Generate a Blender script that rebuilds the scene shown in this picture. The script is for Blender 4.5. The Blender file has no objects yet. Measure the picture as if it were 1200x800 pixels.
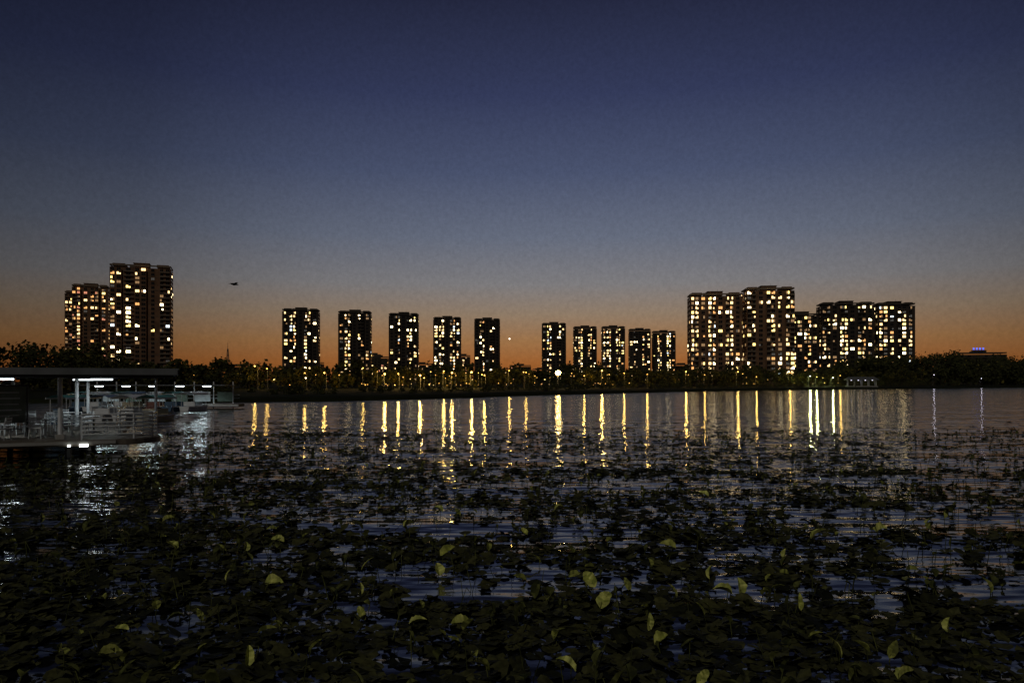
import bpy, math, random
from mathutils import Vector, Matrix, noise
random.seed(7)
R=random.random
U=random.uniform
scene=bpy.context.scene
scene.view_settings.view_transform='Standard'
scene.view_settings.look='None'
scene.view_settings.exposure=0
COL=scene.collection

# ---------------------------------------------------------------- materials
def mat(name,col,rough=0.7,spec=0.3,var=0.0,scale=3.0,metal=0.0,emit=None,es=0.0,bump=0.0,sample=None):
    m=bpy.data.materials.new(name); m.use_nodes=True
    nt=m.node_tree; b=nt.nodes['Principled BSDF']
    b.inputs['Base Color'].default_value=(*col,1); b.inputs['Roughness'].default_value=rough
    b.inputs['Specular IOR Level'].default_value=spec; b.inputs['Metallic'].default_value=metal
    if var>0 or bump>0:
        tc=nt.nodes.new('ShaderNodeTexCoord'); n=nt.nodes.new('ShaderNodeTexNoise')
        n.inputs['Scale'].default_value=scale; n.inputs['Detail'].default_value=5
        nt.links.new(tc.outputs['Object'],n.inputs['Vector'])
        if var>0:
            r=nt.nodes.new('ShaderNodeValToRGB')
            r.color_ramp.elements[0].position=0.3; r.color_ramp.elements[1].position=0.7
            r.color_ramp.elements[0].color=(*[c*(1-var) for c in col],1)
            r.color_ramp.elements[1].color=(*[min(1,c*(1+var)) for c in col],1)
            nt.links.new(n.outputs['Fac'],r.inputs['Fac']); nt.links.new(r.outputs['Color'],b.inputs['Base Color'])
        if bump>0:
            bp=nt.nodes.new('ShaderNodeBump'); bp.inputs['Strength'].default_value=bump
            nt.links.new(n.outputs['Fac'],bp.inputs['Height']); nt.links.new(bp.outputs['Normal'],b.inputs['Normal'])
    if emit:
        b.inputs['Emission Color'].default_value=(*emit,1); b.inputs['Emission Strength'].default_value=es
    if sample: m.cycles.emission_sampling=sample
    return m

M={}
M['wall']=mat('facade_render',(0.05,0.04,0.034),0.85,0.1,0.25,0.15)
M['wall_b']=mat('facade_brick_brown',(0.18,0.10,0.06),0.85,0.1,0.3,0.2)
M['trim']=mat('facade_trim',(0.18,0.14,0.105),0.8,0.1,0.2,0.3)
M['trim_d']=mat('facade_trim_dark',(0.06,0.05,0.042),0.8,0.1,0.2,0.3)
M['glass']=mat('window_glass_unlit',(0.01,0.012,0.015),0.15,0.3)
wl=[('warm',(1.0,0.66,0.28),2.8),('warm_bright',(1.0,0.78,0.42),7.5),('white',(1.0,0.88,0.62),4.5),
    ('orange',(1.0,0.46,0.14),1.4),('dim',(0.9,0.50,0.2),0.35),('cool',(0.80,0.92,1.0),2.2),('yellow',(1.0,0.72,0.22),3.0),('reddish',(1.0,0.36,0.2),0.8)]
for n,c,s in wl: M[n]=mat('window_lit_'+n,(0.3,0.3,0.3),0.5,0.1,emit=c,es=s)
M['concrete']=mat('concrete',(0.28,0.27,0.25),0.9,0.2,0.2,2,bump=0.2)
M['bark']=mat('bark',(0.06,0.045,0.03),0.9,0.1,0.3,4)
M['leaf_a']=mat('foliage_dark',(0.04,0.042,0.014),0.7,0.1,0.5,0.8)
M['leaf_b']=mat('foliage_light',(0.11,0.09,0.018),0.65,0.1,0.4,0.8)
M['metal']=mat('painted_metal_dark',(0.06,0.06,0.06),0.5,0.4)
M['white']=mat('white_paint',(0.66,0.68,0.70),0.45,0.4,0.15,2)
M['roof']=mat('roof_sheet_metal',(0.12,0.125,0.13),0.6,0.3,0.25,1.2,bump=0.1)
M['deck']=mat('deck_timber',(0.12,0.10,0.08),0.7,0.2,0.35,3,bump=0.3)
M['red']=mat('boat_red',(0.22,0.10,0.08),0.4,0.4,0.1,2)
M['blue']=mat('boat_blue',(0.08,0.14,0.22),0.4,0.4,0.1,2)
M['teal']=mat('canopy_teal',(0.08,0.26,0.25),0.6,0.3,0.15,2)
M['yellowp']=mat('boat_cream',(0.42,0.38,0.28),0.4,0.4,0.1,2)
M['board']=mat('board_green',(0.20,0.25,0.20),0.6,0.3,0.2,3)
M['tube']=mat('tube_lamp',(0.8,0.8,0.8),0.4,0.2,emit=(0.85,0.97,1.0),es=6)
M['glint']=mat('water_glint',(0.8,0.8,0.8),0.4,0.2,emit=(0.95,1.0,0.95),es=4)  # emissive stand-in for light reflected on the water
M['sodium']=mat('sodium_lamp',(0.8,0.6,0.3),0.4,0.2,emit=(1.0,0.55,0.11),es=5.5)
M['sodium_d']=mat('sodium_lamp_dim',(0.8,0.6,0.3),0.4,0.2,emit=(1.0,0.50,0.09),es=2.2)
M['sodium_b']=mat('sodium_lamp_bright',(0.8,0.6,0.3),0.4,0.2,emit=(1.0,0.66,0.2),es=60)
M['whitelamp']=mat('white_lamp',(0.8,0.8,0.8),0.4,0.2,emit=(0.90,0.85,1.0),es=3)
M['bluesign']=mat('blue_neon',(0.05,0.1,0.4),0.4,0.2,emit=(0.06,0.16,1.0),es=1.8)
M['star']=mat('planet_light',(0.8,0.8,0.8),0.4,0.2,emit=(1.0,0.88,0.7),es=2.5)
M['black']=mat('feather_black',(0.02,0.02,0.02),0.8,0.1,0.3,20)

# ---------------------------------------------------------------- mesh builder
class MB:
    def __init__(s): s.v=[];s.f=[];s.m=[];s.mats=[]
    def mi(s,k):
        if k not in s.mats: s.mats.append(k)
        return s.mats.index(k)
    def quad(s,pts,k):
        n=len(s.v); s.v+= [tuple(p) for p in pts]; s.f.append(tuple(range(n,n+len(pts)))); s.m.append(s.mi(k))
    def box(s,c,d,k,rot=0,mtx=None):
        x,y,z=d[0]/2,d[1]/2,d[2]/2
        P=[(-x,-y,-z),(x,-y,-z),(x,y,-z),(-x,y,-z),(-x,-y,z),(x,-y,z),(x,y,z),(-x,y,z)]
        ca,sa=math.cos(rot),math.sin(rot); n=len(s.v)
        for p in P:
            q=Vector((p[0]*ca-p[1]*sa,p[0]*sa+p[1]*ca,p[2]))
            if mtx: q=mtx@Vector(p)
            s.v.append((q.x+c[0],q.y+c[1],q.z+c[2]))
        for f in [(0,3,2,1),(4,5,6,7),(0,1,5,4),(1,2,6,5),(2,3,7,6),(3,0,4,7)]:
            s.f.append(tuple(n+i for i in f)); s.m.append(s.mi(k))
    def tube(s,a,b,r1,r2,k,seg=6,cap=True):
        a=Vector(a);b=Vector(b);d=(b-a)
        if d.length<1e-6: return
        d.normalize(); u=d.orthogonal().normalized(); w=d.cross(u); n=len(s.v); mi=s.mi(k)
        for i in range(seg):
            t=2*math.pi*i/seg; o=u*math.cos(t)+w*math.sin(t)
            s.v.append(tuple(a+o*r1)); s.v.append(tuple(b+o*r2))
        for i in range(seg):
            j=(i+1)%seg; s.f.append((n+2*i,n+2*j,n+2*j+1,n+2*i+1)); s.m.append(mi)
        if cap:
            s.f.append(tuple(n+2*i for i in range(seg))[::-1]); s.m.append(mi)
            s.f.append(tuple(n+2*i+1 for i in range(seg))); s.m.append(mi)
    def ball(s,c,size,k,n=8,sq=.8):
        c=Vector(c); rings=[]
        for j in range(5):
            ph=math.pi*j/4
            rings.append([(c.x+size*math.sin(ph)*math.cos(2*math.pi*i/n),c.y+size*math.sin(ph)*math.sin(2*math.pi*i/n),c.z+size*sq*math.cos(ph)) for i in range(n)])
        for j in range(4):
            for i in range(n): s.quad([rings[j][i],rings[j+1][i],rings[j+1][(i+1)%n],rings[j][(i+1)%n]],k)
    def obj(s,name,parent=None,loc=(0,0,0),rot=0,smooth=False):
        me=bpy.data.meshes.new(name); me.from_pydata(s.v,[],s.f)
        for k in s.mats: me.materials.append(M[k])
        me.polygons.foreach_set('material_index',s.m)
        if smooth: me.polygons.foreach_set('use_smooth',[True]*len(s.f))
        me.update(); o=bpy.data.objects.new(name,me); COL.objects.link(o)
        o.location=loc; o.rotation_euler=(0,0,rot)
        if parent: o.parent=parent
        return o
def empty(name,loc=(0,0,0),rot=0):
    o=bpy.data.objects.new(name,None); o.empty_display_size=0.5; COL.objects.link(o); o.location=loc; o.rotation_euler=(0,0,rot); return o

# ---------------------------------------------------------------- sky
w=bpy.data.worlds.new("World"); scene.world=w; w.use_nodes=True
nt=w.node_tree; N=nt.nodes; L=nt.links; N.clear()
out=N.new('ShaderNodeOutputWorld'); bg=N.new('ShaderNodeBackground'); bg2=N.new('ShaderNodeBackground'); add=N.new('ShaderNodeAddShader')
sky=N.new('ShaderNodeTexSky'); sky.sky_type='NISHITA'; sky.sun_disc=False; sky.sun_elevation=math.radians(-4); sky.sun_rotation=math.radians(8)
L.new(sky.outputs[0],bg2.inputs['Color']); bg2.inputs['Strength'].default_value=0.008
tc=N.new('ShaderNodeTexCoord'); sep=N.new('ShaderNodeSeparateXYZ'); L.new(tc.outputs['Generated'],sep.inputs[0])
rp=N.new('ShaderNodeValToRGB'); L.new(sep.outputs['Z'],rp.inputs['Fac'])
def s2l(c): return tuple(((x/255)/12.92 if x<=10 else (((x/255)+0.055)/1.055)**2.4) for x in c)
stops=[(0.0,(138,78,34)),(0.025,(154,94,46)),(0.055,(154,112,72)),(0.09,(142,122,102)),(0.13,(124,122,124)),(0.19,(100,107,124)),(0.27,(73,82,109)),(0.36,(51,58,89)),(0.46,(35,39,62)),(0.7,(18,20,34)),(1.0,(12,13,22))]
el=rp.color_ramp.elements
while len(el)<len(stops): el.new(0.5)
for e,(p,c) in zip(el,stops): e.position=p; e.color=(*s2l(c),1)
cx=N.new('ShaderNodeCombineXYZ'); L.new(sep.outputs['X'],cx.inputs[0]); L.new(sep.outputs['Y'],cx.inputs[1])
nm=N.new('ShaderNodeVectorMath'); nm.operation='NORMALIZE'; L.new(cx.outputs[0],nm.inputs[0])
dt=N.new('ShaderNodeVectorMath'); dt.operation='DOT_PRODUCT'; L.new(nm.outputs[0],dt.inputs[0]); a=math.radians(6); dt.inputs[1].default_value=(math.sin(a),math.cos(a),0)
ar=N.new('ShaderNodeValToRGB'); mr=N.new('ShaderNodeMapRange'); mr.inputs['From Min'].default_value=-1; L.new(dt.outputs['Value'],mr.inputs['Value'])
L.new(mr.outputs[0],ar.inputs['Fac'])
ae=ar.color_ramp.elements
pts=[(0,0.12),(0.5,0.2),(0.85,0.32),(0.92,0.5),(0.97,0.86),(1,1)]
while len(ae)<len(pts): ae.new(0.5)
for e,(p,v) in zip(ae,pts): e.position=p; e.color=(v,v,v,1)
no=N.new('ShaderNodeTexNoise'); no.inputs['Scale'].default_value=190; no.inputs['Detail'].default_value=3; no.inputs['Roughness'].default_value=0.8
L.new(tc.outputs['Generated'],no.inputs['Vector'])
m2=N.new('ShaderNodeMapRange'); m2.inputs['From Min'].default_value=0.25; m2.inputs['From Max'].default_value=0.75; m2.inputs['To Min'].default_value=0.88; m2.inputs['To Max'].default_value=1.12
L.new(no.outputs['Fac'],m2.inputs['Value'])
mu=N.new('ShaderNodeMath'); mu.operation='MULTIPLY'; L.new(ar.outputs['Color'],mu.inputs[0]); L.new(m2.outputs[0],mu.inputs[1])
L.new(rp.outputs['Color'],bg.inputs['Color']); L.new(mu.outputs[0],bg.inputs['Strength'])
L.new(bg.outputs[0],add.inputs[0]); L.new(bg2.outputs[0],add.inputs[1]); L.new(add.outputs[0],out.inputs['Surface'])

sl=bpy.data.lights.new('fill_sun','SUN'); sl.energy=0.42; sl.angle=math.radians(0.5); sl.color=(1.0,0.94,0.82)  # added fill from behind the camera to brighten the leaves, no moon there
so=bpy.data.objects.new('fill_sun',sl); COL.objects.link(so); so.rotation_euler=(math.radians(52),0,math.radians(-18))

# ---------------------------------------------------------------- camera
cam=bpy.data.cameras.new('camera'); cam.lens=26; cam.sensor_width=36; cam.shift_y=47/1200; cam.clip_end=20000
co=bpy.data.objects.new('camera',cam); COL.objects.link(co); co.location=(0,0,3); co.rotation_euler=(math.radians(90),0,0); scene.camera=co

# ---------------------------------------------------------------- water
wm=bpy.data.materials.new('lake_water'); wm.use_nodes=True; t=wm.node_tree; b=t.nodes['Principled BSDF']
b.inputs['Base Color'].default_value=(0.008,0.009,0.009,1); b.inputs['Roughness'].default_value=0.085; b.inputs['IOR'].default_value=1.65
tc=t.nodes.new('ShaderNodeTexCoord')
def wn(scale,sx,sy,det,dist,strength,prev=None):
    mp=t.nodes.new('ShaderNodeMapping'); mp.inputs['Scale'].default_value=(sx,sy,1); t.links.new(tc.outputs['Object'],mp.inputs['Vector'])
    n1=t.nodes.new('ShaderNodeTexNoise'); n1.inputs['Scale'].default_value=scale; n1.inputs['Detail'].default_value=det; n1.inputs['Roughness'].default_value=0.6
    t.links.new(mp.outputs[0],n1.inputs['Vector'])
    bp=t.nodes.new('ShaderNodeBump'); bp.inputs['Strength'].default_value=strength; bp.inputs['Distance'].default_value=dist
    t.links.new(n1.outputs['Fac'],bp.inputs['Height'])
    if prev: t.links.new(prev.outputs['Normal'],bp.inputs['Normal'])
    return bp
b1=wn(1.8,.6,1,4,.12,.10); b2=wn(.3,.35,1.0,4,1.2,.30,b1)
t.links.new(b2.outputs['Normal'],b.inputs['Normal'])
M['water']=wm
q=MB(); q.quad([(-7000,-200,0),(7000,-200,0),(7000,9000,0),(-7000,9000,0)],'water'); q.obj('lake_water')

# ---------------------------------------------------------------- land
M['grass']=mat('grass',(0.016,0.018,0.008),0.95,0.05,0.4,0.2)
shore=[(-7000,400),(-600,180),(-230,130),(-110,112),(-70,104),(-44,106),(-26,114),(-10,134),(0,153),(20,180),(50,217),(90,254),(133,289),(190,330),(256,372),(420,440),(800,560),(7000,1200)]
def shore_y(x):
    for (x0,y0),(x1,y1) in zip(shore,shore[1:]):
        if x0<=x<=x1: return y0+(y1-y0)*(x-x0)/(x1-x0)
    return 300
xs=[-7000,-3000,-1500,-900,-600]+list(range(-500,601,6))+[700,800,1200,2000,4000,7000]
q=MB(); rows=[(-0.8,-0.5),(0,0.12),(1.2,0.55),(6,0.8),(30,1.0),(90,1.1),(300,1.2),(9000,1.2)]
for x in xs:
    y0=shore_y(x)+2.2*noise.noise(Vector((x*0.07,0,0)))
    for dy,z in rows: q.v.append((x,y0+dy,z-(0.5 if dy<0 else 0)+0.15*noise.noise(Vector((x*.1,dy*.1,3)))))
nr=len(rows)
for i in range(len(xs)-1):
    for j in range(nr-1):
        q.f.append((i*nr+j,(i+1)*nr+j,(i+1)*nr+j+1,i*nr+j+1)); q.m.append(q.mi('grass'))
q.obj('ground',smooth=True)
q=MB(); q.box((0,-8,0.5),(160,19,1.8),'concrete'); q.box((0,1.35,1.47),(160,0.3,0.14),'trim'); q.obj('lakeside_terrace')

# ---------------------------------------------------------------- towers
def pick(pal):
    r=R()*sum(x[1] for x in pal)
    for k,wt in pal:
        r-=wt
        if r<=0: return k
    return pal[0][0]
PAL=[('warm',4),('warm_bright',3),('white',2.4),('orange',1.8),('dim',2.4),('cool',0.4),('yellow',2.0)]
PALR=[('warm',3),('orange',4),('reddish',3),('dim',2),('white',1.0),('yellow',1.4)]
def tower(name,loc,rot,w_,dp,h,floors,bays,lit,pal=PAL,wall='wall',trim='trim_d',crown=0,lower=3.0,seed=1,litcol=None):
    random.seed(seed)
    e=empty(name,loc,rot); W=MB(); T=MB(); G=MB(); fh=(h-lower)/floors
    W.box((0,0,h/2-1),(w_,dp,h+2),wall)
    bw=w_/len(bays); flv=[U(.75,1.25) for _ in range(floors)]
    def face(ox,oy,ux,uy,nx,ny,width,wins,colprob):
        n=max(1,wins); p=width/n
        for i in range(n):
            pc=colprob*U(0.35,1.6)
            ww=min(p*0.66,2.5)*U(.75,1.05)
            for fl in range(floors):
                z0=lower+fl*fh+0.8; hh=fh*0.56
                s0=(i+0.5)*p-ww/2
                litw=R()<pc*flv[fl]; k=pick(pal) if litw else 'glass'
                parts=[(0,0.47),(0.53,1)]
                for a0,a1 in parts:
                    kk=k
                    if litw and R()<0.28: kk='glass' if R()<.5 else 'dim'
                    g=0.05
                    x0=ox+ux*(s0+ww*a0)+nx*g; y0=oy+uy*(s0+ww*a0)+ny*g
                    x1=ox+ux*(s0+ww*a1)+nx*g; y1=oy+uy*(s0+ww*a1)+ny*g
                    zt=z0+hh*(1 if not(litw and R()<0.25) else 0.6)
                    G.quad([(x0,y0,z0),(x1,y1,z0),(x1,y1,zt),(x0,y0,zt)],kk)
                xm=ox+ux*(s0+ww/2)+nx*0.12; ym=oy+uy*(s0+ww/2)+ny*0.12
                T.box((xm,ym,z0-0.12),(ww*1.1 if ux else 0.24,0.24 if ux else ww*1.1,0.16),trim)
    for side in (-1,1):
        for bi,bd in enumerate(bays):
            x0=-w_/2+bi*bw; kind,proud,wins,cp=bd
            if proud>0: W.box((x0+bw/2,side*(dp/2+proud/2-0.01),(h-1.5)/2-1),(bw-0.3,proud,h+0.5),wall)
            if side<0: face(x0,-dp/2-proud,1,0,0,-1,bw,wins,lit*cp)
            else: face(x0+bw,dp/2+proud,-1,0,0,1,bw,wins,lit*cp)
            if kind=='b':
                for fl in range(floors):
                    z=lower+fl*fh
                    T.box((x0+bw/2,side*(dp/2+proud+0.55),z),(bw*0.8,1.1,0.18),trim)
                    T.box((x0+bw/2,side*(dp/2+proud+1.05),z+0.4),(bw*0.8,0.1,0.6),trim)
    ns=max(2,int(dp/5))
    face(-w_/2,dp/2,0,-1,-1,0,dp,ns,lit*0.4); face(w_/2,-dp/2,0,1,1,0,dp,ns,lit*0.4)
    for fl in range(0,floors+1,3): T.box((0,0,lower+fl*fh-0.3),(w_+0.36,dp+0.36,0.25),trim)
    T.box((0,-dp/2+0.15,h+1.45),(w_,0.3,0.9),trim);T.box((0,dp/2-0.15,h+1.45),(w_,0.3,0.9),trim)
    for s in(-1,1): T.box((s*(w_/2-0.15),0,h+1.45),(0.3,dp-0.6,0.9),trim)
    ph=h+1.0
    nl=max(1,int(w_/24))
    for i in range(nl):
        x=-w_/2+(i+0.5)*w_/nl
        W.box((x,0,ph+1.2),(9,dp*0.5,2.4),wall); T.box((x,0,ph+2.5),(9.6,dp*0.56,0.3),trim)
        T.tube((x+2,0,ph+2.6),(x+2,0,ph+4.5),0.08,0.04,'metal',4)
        T.box((x-5.9,-1,ph+0.9),(2.2,2,1.8),trim)
        if crown:
            for s in(-1,1):
                W.box((x+s*w_/nl*0.36,0,ph+.8),(w_/nl*.2,dp*0.8,1.6),wall)
    W.obj('walls',e); T.obj('balconies_and_trim',e); G.obj('windows',e)
    return e
mid=[('w',0.0,1,0.8),('b',1.2,2,1.25),('w',0,1,0.1),('b',1.2,2,1.25),('w',0,1,0.6)]
gz=1.0
MT=[(-176,618,29),(-134,632,27),(-97,664,26),(-61,698,25.8),(-24.3,726,25),(43.4,768,24.8),(79,802,25),(113,827,25.7),(147,853,24.6),(180.5,881,27)]
MH=[60,59.5,60.5,60,61,60,59,61,60,59.5]
for i,(x,y,ww) in enumerate(MT):
    tower('apartment_tower',(x,y,gz),math.atan2(-x,y)*0.5,ww,13,MH[i],20,mid,[.5,.42,.52,.46,.4,.48,.42,.5,.38,.46][i],seed=20+i,crown=1)
lb=[('w',1.0,2,1.0),('b',0,1,1.2),('w',1.2,2,0.9),('w',0,1,0.25),('b',1.2,2,0.45)]
tower('brick_apartment_tower',(-238,476,gz),math.radians(20),35,16,74,26,lb,0.40,wall='wall_b',trim='trim',crown=1,seed=3)
lb2=[('b',1.0,2,1.1),('w',0,1,0.6),('b',1.2,2,1.0),('w',0,1,0.8)]
tower('brick_apartment_tower',(-322,566,gz),math.radians(24),24,16,73,25,lb2,0.62,pal=PALR,wall='wall_b',trim='trim',crown=1,seed=4)
tower('brick_apartment_tower',(-343,590,gz),math.radians(24),22,16,71,24,lb2,0.55,pal=PALR,wall='wall_b',trim='trim',crown=1,seed=5)
rb=[('b',1.2,2,1.2),('w',0,1,0.6),('b',1.2,2,1.15),('w',0,1,0.8)]
tower('apartment_block',(125.5,459,gz),math.radians(-6),31,14,54,18,rb+rb[:2],0.62,wall='wall_b',crown=1,seed=6,trim='trim')
tower('apartment_block',(156,452,gz),math.radians(-6),28,16,56.5,19,rb+rb[:1],0.62,wall='wall_b',crown=1,seed=7,trim='trim')
tower('apartment_block',(206,527,gz),math.radians(-8),20,14,48,16,rb,0.6,wall='wall',crown=0,seed=8)
tower('apartment_block',(235,522,gz),math.radians(-8),35,14,55,18,rb+rb[:2],0.62,wall='wall',crown=1,seed=9)
tower('apartment_block',(265.5,516,gz),math.radians(-8),24,15,54,18,rb,0.64,wall='wall',crown=1,seed=10)
lw=[('w',0,2,1),('b',1,2,1),('w',0,2,1)]
LOW=[(-375,860,26,15,.2),(-320,870,30,19,.25),(-262,850,22,16,.3),(-235,880,20,23,.2),(-150,830,22,28,.25),(-163,870,16,32,.15),(-60,900,18,32,.3),(-72,930,20,25,.2),(10,900,26,20,.25),(36,930,20,16,.3),(-110,900,30,22,.2),(215,940,40,22,.25),(90,960,60,20,.3),(330,800,40,26,.25),(300,760,24,20,.2)]
for i,(x,y,ww,hh,lt) in enumerate(LOW):
    tower('distant_building',(x,y,gz),0,ww,12,hh,max(3,int(hh/3.2)),lw,lt,seed=50+i,pal=PALR)
e=tower('office_building',(385,610,gz),math.radians(-15),36,14,24,8,lw,0.04,seed=90,pal=[('dim',1)])
s=MB()
for i,(dx,ww) in enumerate([(0,1.4),(2.3,1.4),(4.6,1.4),(6.9,1.4)]):
    s.box((dx-6,-7.5,29.4),(1.4,0.3,0.3),'bluesign'); s.box((dx-6,-7.5,28.2),(1.4,0.3,0.3),'bluesign'); s.box((dx-6,-7.5,28.8),(0.4,0.3,.9),'bluesign')
s.box((-2.5,-7.2,27.8),(10,0.2,0.3),'metal'); s.box((-6,-7.0,26.5),(0.3,0.3,3),'metal'); s.box((1,-7.0,26.5),(0.3,0.3,3),'metal')
s.obj('roof_sign',e)
s=MB(); H=39
for sx,sy in((-1,-1),(1,-1),(1,1),(-1,1)): s.tube((sx*2,sy*2,0),(sx*.35,sy*.35,H-6),0.28,0.2,'metal',4)
for k in range(8):
    z=k*4; z2=z+4; r=2-1.65*z/(H-6); r2=2-1.65*z2/(H-6)
    C=[(-1,-1),(1,-1),(1,1),(-1,1)]
    for i in range(4):
        a=C[i];c=C[(i+1)%4]; s.tube((a[0]*r,a[1]*r,z),(c[0]*r2,c[1]*r2,z2),.12,.12,'metal',3); s.tube((a[0]*r2,a[1]*r2,z2),(c[0]*r2,c[1]*r2,z2),.12,.12,'metal',3)
s.tube((0,0,H-8),(0,0,H),0.3,0.12,'metal',5); s.obj('radio_mast',loc=(-269,700,1))

# ---------------------------------------------------------------- trees
def add_tree(q,x,y,z,h,r,nleaf,ls,light=0.3,lowc=.3):
    th=h*lowc*U(.85,1.2); lean=Vector((U(-.3,.3),U(-.3,.3),0))
    top=Vector((x,y,z+h*0.75))+lean
    q.tube((x,y,z-0.2),(x+lean.x*.4,y+lean.y*.4,z+th),0.03*h,0.02*h,'bark',5,False)
    q.tube((x+lean.x*.4,y+lean.y*.4,z+th),top,0.02*h,0.006*h,'bark',4,False)
    lobes=[]
    for i in range(random.randint(6,9)):
        a=U(0,6.28); rr=r*U(.25,.75); zz=z+U(th+0.06*h,h*0.84)
        c=Vector((x+math.cos(a)*rr,y+math.sin(a)*rr,zz)); lobes.append((c,r*U(.32,.58)))
        q.tube((x+lean.x*.4,y+lean.y*.4,z+th*U(.8,1.3)),c,0.011*h,0.004*h,'bark',3,False)
    lobes.append((Vector((x,y,z+h*0.83)),r*.42))
    for i in range(nleaf):
        c,lr=random.choice(lobes); d=Vector((random.gauss(0,1),random.gauss(0,1),random.gauss(0,.8))).normalized()
        p=c+d*lr*(R()**0.45)*1.08
        s=ls*U(.5,1.3); u=Vector((random.gauss(0,1),random.gauss(0,1),random.gauss(0,1))).normalized(); v=u.orthogonal().normalized()
        k='leaf_b' if R()<light else 'leaf_a'
        q.quad([p-u*s,p-v*s*.7,p+u*s,p+v*s*.8],k)
def interp(P,x):
    for (x0,y0),(x1,y1) in zip(P,P[1:]):
        if x0<=x<=x1: return y0+(y1-y0)*(x-x0)/(x1-x0)
    return P[-1][1] if x>P[-1][0] else P[0][1]
TL=[(-400,230),(-120,190),(-60,198),(0,232),(55,268),(150,345),(290,430),(600,560)]
random.seed(11)
q=MB(); x=-130
while x<215:
    y=interp(TL,x)+U(0,18); h=U(4.2,7.4)*(y/260)**0.6*(1+.25*noise.noise(Vector((x*.05,1,1))))
    if R()<0.9 and not(9<x<20): add_tree(q,x,y,1,h,h*U(.42,.6),240,0.45,.3,.16)
    x+=U(1.6,3.4)
x=-150
while x<260:
    y=interp(TL,x)+U(30,80); h=U(6,10)*(1+.3*noise.noise(Vector((x*.04,5,1)))); add_tree(q,x,y,1,h,h*U(.45,.6),190,0.7,.1,.12); x+=U(2.5,4.5)
q.obj('distant_tree_row')
random.seed(12); q=MB(); x=-75
while x<230:
    y=shore_y(x)+U(8,45); h=U(.8,1.7)*(1+max(0,y-150)/160)
    if R()<.85: add_tree(q,x,y,.7,h,h*U(.7,1.1),110,0.18,.02,.1)
    x+=U(.6,1.9)
q.obj('waterside_shrubs')
random.seed(13); q=MB(); x=150
while x<460:
    f=min(1,max(0,(x-165)/40))
    y=interp(TL,x)+U(0,60); h=(7+f*9)*U(.85,1.2)*(1+.22*noise.noise(Vector((x*.03,2,7))))
    add_tree(q,x,y,1,h,h*U(.42,.58),420,0.85,.05,.08); x+=U(1.8,3.2)
q.obj('dark_tree_grove')
random.seed(14); q=MB(); x=-155
while x<-66:
    y=150+U(0,30); h=U(8.5,10.8) if x<-92 else U(5,6.5)
    add_tree(q,x,y,1,h,h*U(.45,.6),420,0.42,.1,.1); x+=U(1.3,2.6)
q.obj('dark_tree_grove')

# ---------------------------------------------------------------- street lamps
random.seed(15)
def street_lamp(x,y,z,hh,kind,power,col,size=0.28):
    e=empty('street_lamp',(x,y,z),U(-.3,.3)); s=MB(); s.tube((0,0,0),(0,0,0.6),.14,.12,'metal',8); s.tube((0,0,.6),(0,0,hh),.08,.05,'metal',6)
    s.tube((0,0,hh-.1),(0,-1.1,hh+.25),.045,.035,'metal',5); s.box((0,-1.35,hh+.27),(.36,.7,.12),'metal'); s.obj('pole_and_arm',e)
    g=MB(); g.ball((0,-1.35,hh+.2-size*.8),size,kind); g.obj('lamp_globe',e)
    if power>0:
        l=bpy.data.lights.new('lamp_light','POINT'); l.energy=power; l.color=col; l.shadow_soft_size=0.3
        o=bpy.data.objects.new('lamp_light',l); COL.objects.link(o); o.parent=e; o.location=(0,-1.5,hh-.9)
SOD=(1.0,.60,.13); GRN=(.85,.9,.30)
LX=[(-79,'d',.3),(-66,'s',.5),(-62,'d',.3),(-53,'d',.5),(-49,'s',.5),(-41,'d',.4),(-35,'s',1.5),(-31.5,'d',1.2),(-26,'s',1.6),(-20,'d',1.2),(-17.5,'s',1.7),(-12,'s',1.7),(-8,'d',1),(-1,'d',.6),(4,'d',.4),(24,'d',.8),(29.5,'s',1.4),(38,'d',.6),(46,'d',.5),(63,'s',.8),(70,'d',.4),(88,'s',.6),(97,'d',.4),(116,'d',.6),(127,'g',1.1),(131,'g',.9),(141,'g',1),(148,'d',.4),(205,'w',.2),(246,'w',.15)]
for x,k,pw in LX:
    y=interp(TL,x)-U(4,11); hh=U(3.6,6.0)
    if k=='s': street_lamp(x,y,1,hh,'sodium',850*pw,SOD,.17+.07*pw)
    elif k=='d': street_lamp(x,y,1,hh,'sodium_d',650*pw,SOD,.2)
    elif k=='g': street_lamp(x,y,1,hh,'whitelamp' if R()<.3 else 'sodium_d',1500*pw,GRN,.2)
    else: street_lamp(x,y-10,1,hh,'whitelamp',200*pw,(.9,.85,1),.2)
street_lamp(14.2,231,1,5.2,'sodium_b',3600,(1,.7,.25),.85)
random.seed(16); s=MB()
for _ in range(95):
    x=random.choice([U(-75,150),U(-45,40),U(-45,40)]); y=interp(TL,x)-U(3,16); hz=1+random.choice([U(.8,1.5),U(2.5,5)])
    s.tube((x,y,.8),(x,y,hz),.05,.04,'metal',5); s.box((x,y,hz+.26),(.3,.3,.05),'metal')
    s.ball((x,y,hz+.12),U(.07,.17),random.choice(['sodium','sodium_d','sodium_d','orange','warm']),6)
s.obj('promenade_path_lights')

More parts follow.
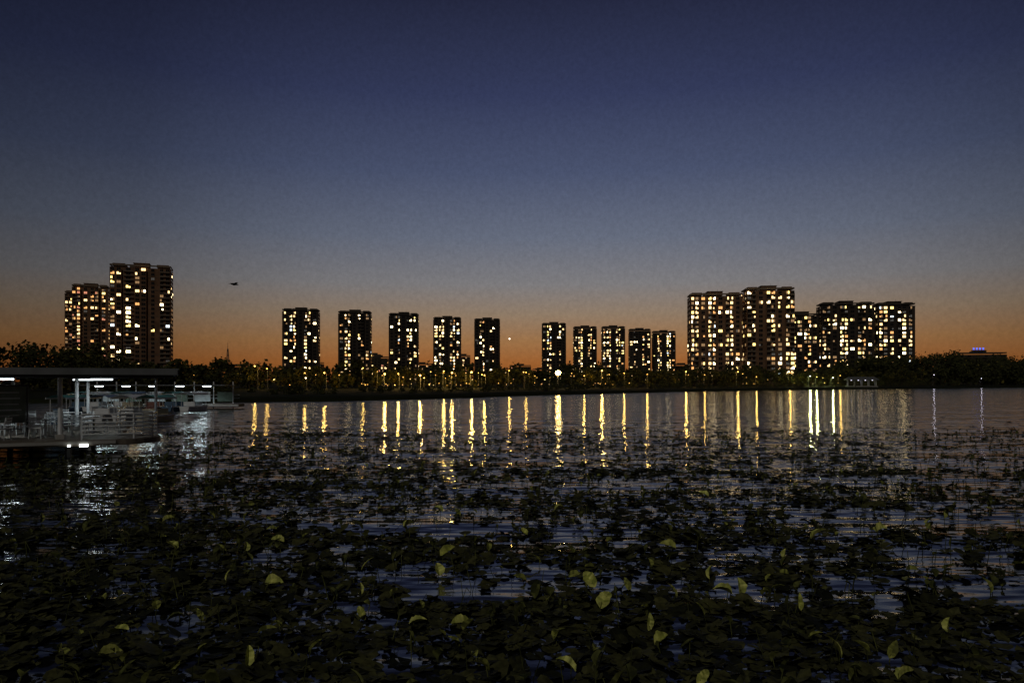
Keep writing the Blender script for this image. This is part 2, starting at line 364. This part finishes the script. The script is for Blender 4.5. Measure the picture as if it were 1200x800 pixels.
s=MB()
s.box((0,0,.2),(12,5,.4),'concrete')
for i in range(5):
    for yy in(-2.1,2.1): s.tube((-5.3+i*2.65,yy,.4),(-5.3+i*2.65,yy,2.9),.1,.1,'white',6)
s.quad([(-6.6,-3.1,2.9),(6.6,-3.1,2.9),(5,0,4.2),(-5,0,4.2)],'roof'); s.quad([(6.6,3.1,2.9),(-6.6,3.1,2.9),(-5,0,4.2),(5,0,4.2)],'roof')
s.quad([(6.6,-3.1,2.9),(6.6,3.1,2.9),(5,0,4.2)],'roof'); s.quad([(-6.6,3.1,2.9),(-6.6,-3.1,2.9),(-5,0,4.2)],'roof')
for i in range(4): s.box((-4+i*2.65,-1.8,2.75),(.5,.3,.12),'whitelamp')
e=s.obj('lakeside_pavilion',loc=(146,309,.8),rot=math.radians(-20))
l=bpy.data.lights.new('pavilion_light','POINT'); l.energy=50; l.color=(.95,.85,1); o=bpy.data.objects.new('pavilion_light',l); COL.objects.link(o); o.parent=e; o.location=(0,-1,2.3)

# ---------------------------------------------------------------- dock at left (rotated about its front right corner)
TH=math.radians(25); PV=(-14.5,30.0)
def TP(x,y):
    dx,dy=x-PV[0],y-PV[1]; return (PV[0]+dx*math.cos(TH)-dy*math.sin(TH),PV[1]+dx*math.sin(TH)+dy*math.cos(TH))
ox,oy=TP(0,0)
e=empty('boat_dock_pavilion',(ox,oy,0),TH)
DX0,DX1,DY0,DY1=-40,-15.9,30.2,43; dz=.7
D=MB(); D.box(((DX0+DX1)/2,(DY0+DY1)/2,dz-.12),(DX1-DX0,DY1-DY0,.22),'deck')
n=14; r=1.6
arc=[(DX1+r*math.sin(math.pi*i/n),DY0+r-r*math.cos(math.pi*i/n)) for i in range(n+1)]
D.quad([(x,y,dz-.012) for x,y in arc],'deck')
for (a0,b0),(a1,b1) in zip(arc,arc[1:]): D.quad([(a0,b0,dz-.23),(a1,b1,dz-.23),(a1,b1,dz-.012),(a0,b0,dz-.012)],'deck')
D.box(((DX0+DX1)/2,DY0-.06,dz-.1),(DX1-DX0,.1,.12),'concrete')
x=DX0
while x<DX1:
    for y in(DY0+.6,DY0+6,DY1-1): D.tube((x,y,-1),(x,y,dz-.2),.12,.12,'metal',7)
    x+=2.8
D.obj('deck',e)
Rf=MB(); Rf.box((-28,37,3.42),(28.6,14.4,.14),'roof'); Rf.box((-28,29.75,3.40),(28.7,.1,.26),'roof'); Rf.box((-13.65,37,3.40),(.1,14.3,.26),'roof')
for k in range(8): Rf.box((-28,30.6+k*1.9,3.26),(28.2,.12,.17),'metal')
Rf.obj('roof',e)
P=MB()
for cx in(-21.3,-17.9,-25.2,-29,-33):
    for cy in(31.0,37,42.5):
        P.tube((cx,cy,dz),(cx,cy,3.16),.085,.085,'white',8)
        P.box((cx,cy,dz+.1),(.3,.3,.2),'concrete')
P.tube((-14.6,42,-1),(-14.6,42,3.16),.07,.07,'white',8)
P.obj('columns',e)
RL=MB()
endp=[(DX1-1.2,DY0+.15)]+[(DX1+(r-.15)*math.sin(math.pi*i/n),DY0+r-(r-.15)*math.cos(math.pi*i/n)) for i in range(n+1)]
for zz in(.2,.36,.52,.68,.84,1.0):
    for (a0,b0),(a1,b1) in zip(endp,endp[1:]): RL.tube((a0,b0,dz+zz),(a1,b1,dz+zz),.03,.03,'white',5)
for (a0,b0) in endp[::3]: RL.tube((a0,b0,dz),(a0,b0,dz+1.02),.03,.03,'white',5)
for zz in(.5,1.0): RL.tube((DX0,DY0+.15,dz+zz),(-19.2,DY0+.15,dz+zz),.022,.022,'metal',5)
x=DX0
while x<-19.2: RL.tube((x,DY0+.15,dz),(x,DY0+.15,dz+1),.025,.025,'metal',5); x+=1.5
for zz in(.35,.7,1.0): RL.tube((DX1-.1,DY0+2*r,dz+zz),(DX1-.1,DY1,dz+zz),.022,.022,'white',5)
RL.obj('railings',e)
Lm=MB()
for cx,cy in((-24,34),(-20.3,33.5),(-16.8,36),(-22,40),(-18,41),(-27,38)):
    Lm.box((cx,cy,3.10),(.9,.09,.06),'tube')
    l=bpy.data.lights.new('tube_light','AREA'); l.shape='RECTANGLE'; l.size=.9; l.size_y=.15; l.energy=20; l.color=(.85,.97,1)
    o=bpy.data.objects.new('tube_light',l); COL.objects.link(o); o.parent=e; o.location=(cx,cy,3.02)
Lm.box((-17.0,30.06,.50),(.3,.08,.10),'glint'); Lm.box((-17.5,30.06,.50),(.1,.08,.07),'glint')  # glowing boxes added at the deck edge as the reflection on the water
Lm.obj('lamps',e)
s=MB(); s.box((0,0,1.35),(1.3,.08,1.5),'board'); s.box((0,-.03,2.14),(1.5,.2,.08),'metal')
for k in(-.7,.7): s.tube((k,0,0),(k,0,2.15),.04,.04,'metal',6)
for k in range(5): s.box((U(-.05,.05),-.045,1.85-k*.24),(.9-.1*(k%3),.012,.05),'white')
a=TP(-20.0,33.0); s.obj('notice_board',loc=(*a,dz),rot=TH+.2)
s=MB(); s.box((0,0,1.15),(2.6,2.2,2.3),'board'); s.box((0,-1.12,1.5),(1.5,.05,.8),'dim'); s.box((0,-1.2,1.05),(1.8,.3,.06),'white'); s.box((0,0,2.36),(2.9,2.5,.1),'white'); s.box((0,-1.16,1.5),(.05,.06,.8),'white')
a=TP(-23.0,39); s.obj('ticket_booth',loc=(*a,dz),rot=TH)
def chair():
    s=MB(); s.box((0,0,.44),(.46,.46,.05),'white')
    for a in(-.2,.2):
        for c in(-.2,.2): s.tube((a,c,.43),(a*1.15,c*1.15,0),.02,.016,'white',5)
        s.tube((a,.2,.44),(a,.28,.9),.02,.018,'white',5); s.tube((a*1.1,-.2,.66),(a*1.1,.24,.68),.018,.018,'white',5); s.tube((a*1.1,-.2,.66),(a*1.1,-.2,.44),.018,.018,'white',5)
    for k in range(4): s.box((0,.215+.018*k,.56+k*.095),(.42,.02,.055),'white')
    return s
def table():
    s=MB(); s.tube((0,0,.72),(0,0,.75),.45,.45,'white',16); s.tube((0,0,.05),(0,0,.72),.04,.04,'metal',7)
    for k in range(4): a=k*math.pi/2+.4; s.tube((0,0,.08),(.32*math.cos(a),.32*math.sin(a),0.02),.025,.02,'metal',5)
    return s
random.seed(31); cme=None
for tx,ty in((-20.6,31.7),(-18.6,32.6),(-22.8,32.3),(-19.6,35),(-18.2,36.6),(-23.4,36.5),(-20.6,38.5),(-18.4,40),(-22.2,34.2),(-17.0,34.4)):
    a=TP(tx,ty)
    if not cme:
        tm=table().obj('round_table',loc=(*a,dz))
    else:
        o=bpy.data.objects.new('round_table',tm.data); COL.objects.link(o); o.location=(*a,dz)
    a0=U(0,6)
    for k in range(3):
        an=a0+k*2.1; p=(a[0]+.72*math.cos(an),a[1]+.72*math.sin(an),dz)
        if not cme: cm=chair().obj('plastic_chair',loc=p,rot=an-math.pi/2); cme=1
        else: o=bpy.data.objects.new('plastic_chair',cm.data); COL.objects.link(o); o.location=p; o.rotation_euler=(0,0,an-math.pi/2)
def boat(hullk,cank,loc,rot):
    e=empty('canopy_boat',loc,rot); s=MB()
    secs=[(-1.8,.55,.45),(-1.2,.78,.42),(0,.85,.40),(1.2,.72,.45),(1.75,.35,.52),(2.0,.04,.6)]
    prev=None
    for x,hw,top in secs:
        ring=[(x,-hw,top),(x,-hw*.75,-.12),(x,hw*.75,-.12),(x,hw,top)]
        if prev:
            for i in range(3): s.quad([prev[i],ring[i],ring[i+1],prev[i+1]],hullk)
            s.quad([(prev[0][0],prev[0][1]*.93,.2),(x,ring[0][1]*.93,.2),(x,ring[3][1]*.93,.2),(prev[0][0],prev[3][1]*.93,.2)],'white')
            for i in(0,3): s.tube(prev[i],ring[i],.04,.04,'white',5)
        else: s.quad(ring,hullk)
        prev=ring
    s.obj('hull',e); c=MB()
    for a in(-1.2,1.0):
        for b in(-.7,.7): c.tube((a,b,.4),(a,b*.95,1.75),.025,.025,'white',5)
        c.box((a*.6,0,.5),(.4,1.3,.08),hullk); c.box((a*.6-.2,0,.72),(.07,1.3,.4),hullk)
    pr=None
    for i in range(7):
        y=-.85+1.7*i/6; z=1.75+.22*(1-(y/.85)**2)
        if pr: c.quad([(-1.45,pr[0],pr[1]),(1.25,pr[0],pr[1]),(1.25,y,z),(-1.45,y,z)],cank)
        pr=(y,z)
    c.box((-.1,-.86,1.72),(2.7,.04,.12),'white'); c.box((-.1,.86,1.72),(2.7,.04,.12),'white')
    c.obj('seats_and_canopy',e)
hk=['white','blue','red','yellowp','white']; ck=['white','teal','white','blue','teal']
for i in range(7):
    boat(hk[i%5],ck[i%5],(-33.2-1.9*i,76+U(0,2),0),U(1.35,1.75))
for i in range(4):
    boat(hk[(i+3)%5],ck[(i+1)%5],(-27.5-2.3*i,57+U(0,1.5),0),U(1.35,1.75))
e=empty('floating_jetty'); s=MB(); s.box((-39,83,.35),(17,2.6,.3),'deck'); s.box((-38.9,81.65,.38),(17.4,.08,.2),'white')
for k in range(8): s.tube((-47+k*2.2,83.8,-1),(-47+k*2.2,83.8,3.0),.07,.07,'white',6)
s.box((-39.9,83,2.6),(16.6,3,.12),'roof')
for k in range(5): s.box((-46+k*3,82.4,2.48),(.9,.1,.08),'tube')
for zz in(.6,1.0): s.tube((-47,84.1,.5+zz),(-31,84.1,.5+zz),.03,.03,'white',4)
for k in range(6): s.box((-45.5+k*2.6,83.9,1.3),(1.8,.08,1.1),'board' if k%2 else 'white')
s.obj('jetty_structure',e)
for x in(-45,-40,-35):
    l=bpy.data.lights.new('jetty_light','AREA'); l.shape='RECTANGLE'; l.size=2.5; l.size_y=.2; l.energy=60; l.color=(.75,.97,1)
    o=bpy.data.objects.new('jetty_light',l); COL.objects.link(o); o.parent=e; o.location=(x,81.6,2.4); o.rotation_euler=(math.radians(-20),0,0)

# ---------------------------------------------------------------- lily pads
def attrmat(name,c0,c1,rough,spec):
    m=bpy.data.materials.new(name); m.use_nodes=True; t=m.node_tree; b=t.nodes['Principled BSDF']
    g=t.nodes.new('ShaderNodeNewGeometry'); r=t.nodes.new('ShaderNodeValToRGB'); r.color_ramp.elements[0].color=(*c0,1); r.color_ramp.elements[1].color=(*c1,1)
    oi=t.nodes.new('ShaderNodeObjectInfo'); ad=t.nodes.new('ShaderNodeMath'); ad.operation='ADD'; fr=t.nodes.new('ShaderNodeMath'); fr.operation='FRACT'
    t.links.new(g.outputs['Random Per Island'],ad.inputs[0]); t.links.new(oi.outputs['Random'],ad.inputs[1]); t.links.new(ad.outputs[0],fr.inputs[0])
    t.links.new(fr.outputs[0],r.inputs['Fac'])
    n=t.nodes.new('ShaderNodeTexNoise'); n.inputs['Scale'].default_value=14; n.inputs['Detail'].default_value=4
    tc=t.nodes.new('ShaderNodeTexCoord'); t.links.new(tc.outputs['Object'],n.inputs['Vector'])
    mr=t.nodes.new('ShaderNodeMapRange'); mr.inputs['From Min'].default_value=.3; mr.inputs['From Max'].default_value=.7; mr.inputs['To Min'].default_value=.45; mr.inputs['To Max'].default_value=1.2; t.links.new(n.outputs['Fac'],mr.inputs['Value'])
    mx=t.nodes.new('ShaderNodeVectorMath'); mx.operation='SCALE'; t.links.new(r.outputs['Color'],mx.inputs[0]); t.links.new(mr.outputs[0],mx.inputs['Scale'])
    t.links.new(mx.outputs[0],b.inputs['Base Color']); b.inputs['Roughness'].default_value=rough; b.inputs['Specular IOR Level'].default_value=spec
    return m
M['pad']=attrmat('lily_pad_leaf',(0.008,0.010,0.005),(0.085,0.085,0.03),.7,.14)
M['stem']=attrmat('lotus_dark_leaf',(0.015,0.02,0.008),(0.14,0.15,0.04),.7,.12)
M['lotus']=attrmat('lotus_pale_leaf',(0.34,0.38,0.07),(0.80,0.80,0.22),.6,.2)
random.seed(21)
def cover(x,y):
    a=noise.fractal(Vector((x*.22,y*.30,0)),.8,2.0,4); b=noise.fractal(Vector((x*1.1+9,y*.9,4)),.8,2,2)
    return a*.5+b*.65
q=MB()
def pad(x,y,r,n,near):
    a0=U(0,6.28); z=U(.006,.03) ; tx,ty=U(-.12,.12),U(-.12,.12)
    if near and R()<.22: tx,ty=U(-.5,.5),U(-.5,.5); z+=.03
    c=(x,y,z+.004); P=[c]; gap=.35; ex=U(.75,1)
    lift=[U(-.01,.035) for _ in range(n)]
    for i in range(n):
        t=a0+gap/2+(2*math.pi-gap)*i/(n-1); rr=r*U(.86,1.06)
        dx,dy=math.cos(t)*rr,math.sin(t)*rr*ex
        P.append((x+dx,y+dy,max(.004,z+dx*tx+dy*ty+lift[i]*(1 if near else .6))))
    nb=len(q.v); q.v+=P
    for i in range(1,n): q.f.append((nb,nb+i,nb+i+1)); q.m.append(q.mi('pad'))
def indock(x,y):
    dx,dy=x-PV[0],y-PV[1]; lx=dx*math.cos(TH)+dy*math.sin(TH); ly=-dx*math.sin(TH)+dy*math.cos(TH)
    return lx<.4 and ly>-.2
def row_fill(y0,y1,num,rmin,rmax,n,thr,near):
    for _ in range(num):
        yy=math.sqrt(U(y0*y0,y1*y1)); xx=U(-.80,.80)*yy
        edge=max(0,(yy-30)/26)
        th=thr-(.12 if xx>4+.2*yy and yy>14 else 0)+(.08 if xx<-.25*yy else 0)
        if cover(xx,yy)+th-edge*.4+U(-.3,.3)<0: continue
        if indock(xx,yy): continue
        pad(xx,yy,U(rmin,rmax),n,near)
row_fill(5.5,10,3300,.06,.15,10,.22,True)
row_fill(9.5,15,4700,.06,.16,10,.04,True)
row_fill(14,25,10000,.06,.16,8,-.02,True)
row_fill(24,44,13500,.09,.20,7,-.03,False)
row_fill(42,66,6500,.14,.30,6,-.03,False)
q.obj('lily_pads')

random.seed(22); s=MB()
def folded(s,base,h,L_,wd,yaw,tilt,k,open_=.6,seg=6,stem=True,roll=0):
    base=Vector(base); tip=base+Vector((U(-.06,.06),U(-.06,.06),h))
    if stem: s.tube(base-Vector((0,0,.1)),tip,.007,.006,'stem' ,4,False)
    d=Vector((math.cos(yaw)*math.cos(tilt),math.sin(yaw)*math.cos(tilt),math.sin(tilt))); side=d.cross(Vector((0,0,1)))
    if side.length<.05: side=Vector((1,0,0))
    side.normalize(); side=Matrix.Rotation(roll,3,d)@side; up=side.cross(d).normalized(); prev=None
    bend=U(.02,.16); rag=[U(.85,1.12) for _ in range(seg+1)]
    for i in range(seg+1):
        t=i/seg; ww=wd*rag[i]*(max(0,math.sin(math.pi*(t**.75)*.97+.06)))**.65; c=tip+d*(L_*(t-.25))+up*(-bend*L_*(2*t-1)**2)
        a=c+side*ww*math.cos(open_)+up*ww*math.sin(open_); b=c-side*ww*math.cos(open_)*.9+up*ww*math.sin(open_)*1.1
        cur=(a,c,b)
        if prev:
            s.quad([prev[0],cur[0],cur[1],prev[1]],k); s.quad([prev[1],cur[1],cur[2],prev[2]],k)
        prev=cur
for _ in range(4200):
    yy=math.sqrt(U(6.0**2,44**2)); xx=U(-.75,.75)*yy
    if indock(xx,yy): continue
    if cover(xx,yy)+.05<0 and R()<.65: continue
    h=U(.02,.16) if R()<.85 else U(.15,.32)
    folded(s,(xx,yy,0),h,U(.10,.26),U(.03,.09),U(0,6.28),U(-.7,1.2),'stem',U(.2,1.2),4)
for _ in range(600):
    yy=math.sqrt(U(6.0**2,26**2)); xx=U(-.75,.75)*yy
    a=Vector((xx,yy,-.05)); b=a+Vector((U(-.12,.12),U(-.12,.12),U(.15,.45))); s.tube(a,b,.007,.005,'stem',4,False)
    if R()<.5: s.tube(b,b+Vector((U(-.15,.15),U(-.1,.1),-U(.02,.2))),.005,.004,'stem',3,False)
s.obj('lotus_leaf_bed')

random.seed(23)
LOT=[(-1.15,12.0,.24,.34,.11,.3,.5),(-1.13,11.2,.12,.26,.09,2.0,.9),(1.12,10.3,.2,.36,.10,2.2,.6),(1.15,9.7,.1,.34,.11,.9,.7),(-.58,9.0,.06,.30,.10,3.0,-.1),
(1.65,8.2,.1,.24,.10,.4,.5),(-3.55,10.9,.05,.34,.11,.1,.05),(-4.25,13.6,.08,.3,.11,3.3,.2),(-5.9,13.0,.1,.3,.10,2.9,.5),(-4.6,8.8,.05,.42,.08,2.9,-.3),
(-2.75,7.7,.1,.28,.07,1.8,1.0),(-4.4,8.1,.04,.34,.12,.2,0),(-1.15,9.0,.06,.28,.07,.2,.2),(-1.9,9.1,.1,.26,.06,2.3,.7),(-2.1,15.0,.1,.28,.13,.5,.3),
(2.95,10.2,.1,.34,.10,2.9,.2),(2.95,11.0,.14,.30,.07,.9,.9),(3.2,10.3,.1,.30,.09,1.6,1.1),(2.75,12.8,.15,.36,.11,2.8,.2),(5.55,13.6,.18,.42,.09,.2,.5),(7.1,14.4,.12,.32,.13,.3,.2),
(3.45,7.8,.15,.34,.08,2.2,.8),(3.95,7.5,.05,.26,.08,.3,.3),(.6,7.6,.08,.3,.07,2.7,.4),(-4.2,10.8,.12,.22,.05,1.2,1.1),(-2.1,10.1,.12,.22,.04,1.7,1.1),(3.75,9.5,.12,.28,.05,1.4,1.2),
(1.65,8.7,.12,.26,.05,1.2,1.1),(2.15,10.0,.16,.28,.06,2.2,.8),(2.0,19.0,.2,.4,.12,.2,.5),(-2.25,11.4,.18,.34,.05,.5,.7),(-4.6,12.9,.1,.26,.07,1.8,.8),(-1.6,16.5,.14,.3,.10,2.9,.4),
(4.5,12.3,.12,.22,.06,1.1,.9),(6.6,10.2,.14,.28,.06,2.0,1.0),(5.2,8.7,.1,.26,.06,.9,.7),(.3,14.2,.1,.24,.07,2.4,.6),(8.6,15.2,.12,.3,.09,.5,.4),(-7.3,15.5,.12,.3,.09,.4,.3),(1.9,7.3,.08,.26,.06,.7,.5),(1.0,16.8,.12,.3,.08,.3,.3),(4.9,18.5,.15,.34,.10,2.7,.4),(-3.3,18.4,.12,.3,.10,.6,.3)]
for (x,y,h,l_,wd,yaw,tl) in LOT:
    s=MB(); folded(s,(0,0,0),h,l_*.8,wd*1.05,yaw,tl,'lotus',U(.3,.95),9,True,U(-.9,.9)); o=s.obj('lotus_leaf',loc=(x,y,0),smooth=True)
s=MB()
M['lotus_dim']=attrmat('lotus_mid_leaf',(0.08,0.09,0.025),(0.44,0.46,0.10),.6,.15)
for _ in range(260):
    yy=U(7,26); xx=U(-.7,.7)*yy
    if indock(xx,yy): continue
    folded(s,(xx,yy,0),U(.04,.2),U(.10,.22),U(.03,.075),U(0,6.28),U(-.1,1.1),'lotus_dim',U(.25,.9),6,True,U(-.9,.9))
s.obj('small_lotus_leaves')

# ---------------------------------------------------------------- bird and evening star
s=MB()
s.tube((-.1,0,0),(0,0,0),.01,.035,'black',6,False); s.tube((0,0,0),(.09,0,.005),.035,.02,'black',6,False); s.tube((.09,0,.005),(.14,0,.0),.02,.004,'black',6)
for sg in(-1,1):
    s.quad([(.05,sg*.02,.01),(.06,sg*.12,.05),(.0,sg*.24,.03),(-.03,sg*.13,.04),(-.05,sg*.02,.01)],'black')
s.quad([(-.09,-.01,0),(-.17,-.04,0),(-.17,.04,0),(-.09,.01,0)],'black')
s.obj('flying_bird',loc=(-7.52,20,5.63),rot=math.radians(55))
import bmesh
bm=bmesh.new(); bmesh.ops.create_uvsphere(bm,u_segments=12,v_segments=8,radius=7); me=bpy.data.meshes.new('evening_star'); bm.to_mesh(me); bm.free(); me.materials.append(M['star'])
o=bpy.data.objects.new('evening_star',me); COL.objects.link(o); o.location=(-20,6000,350)
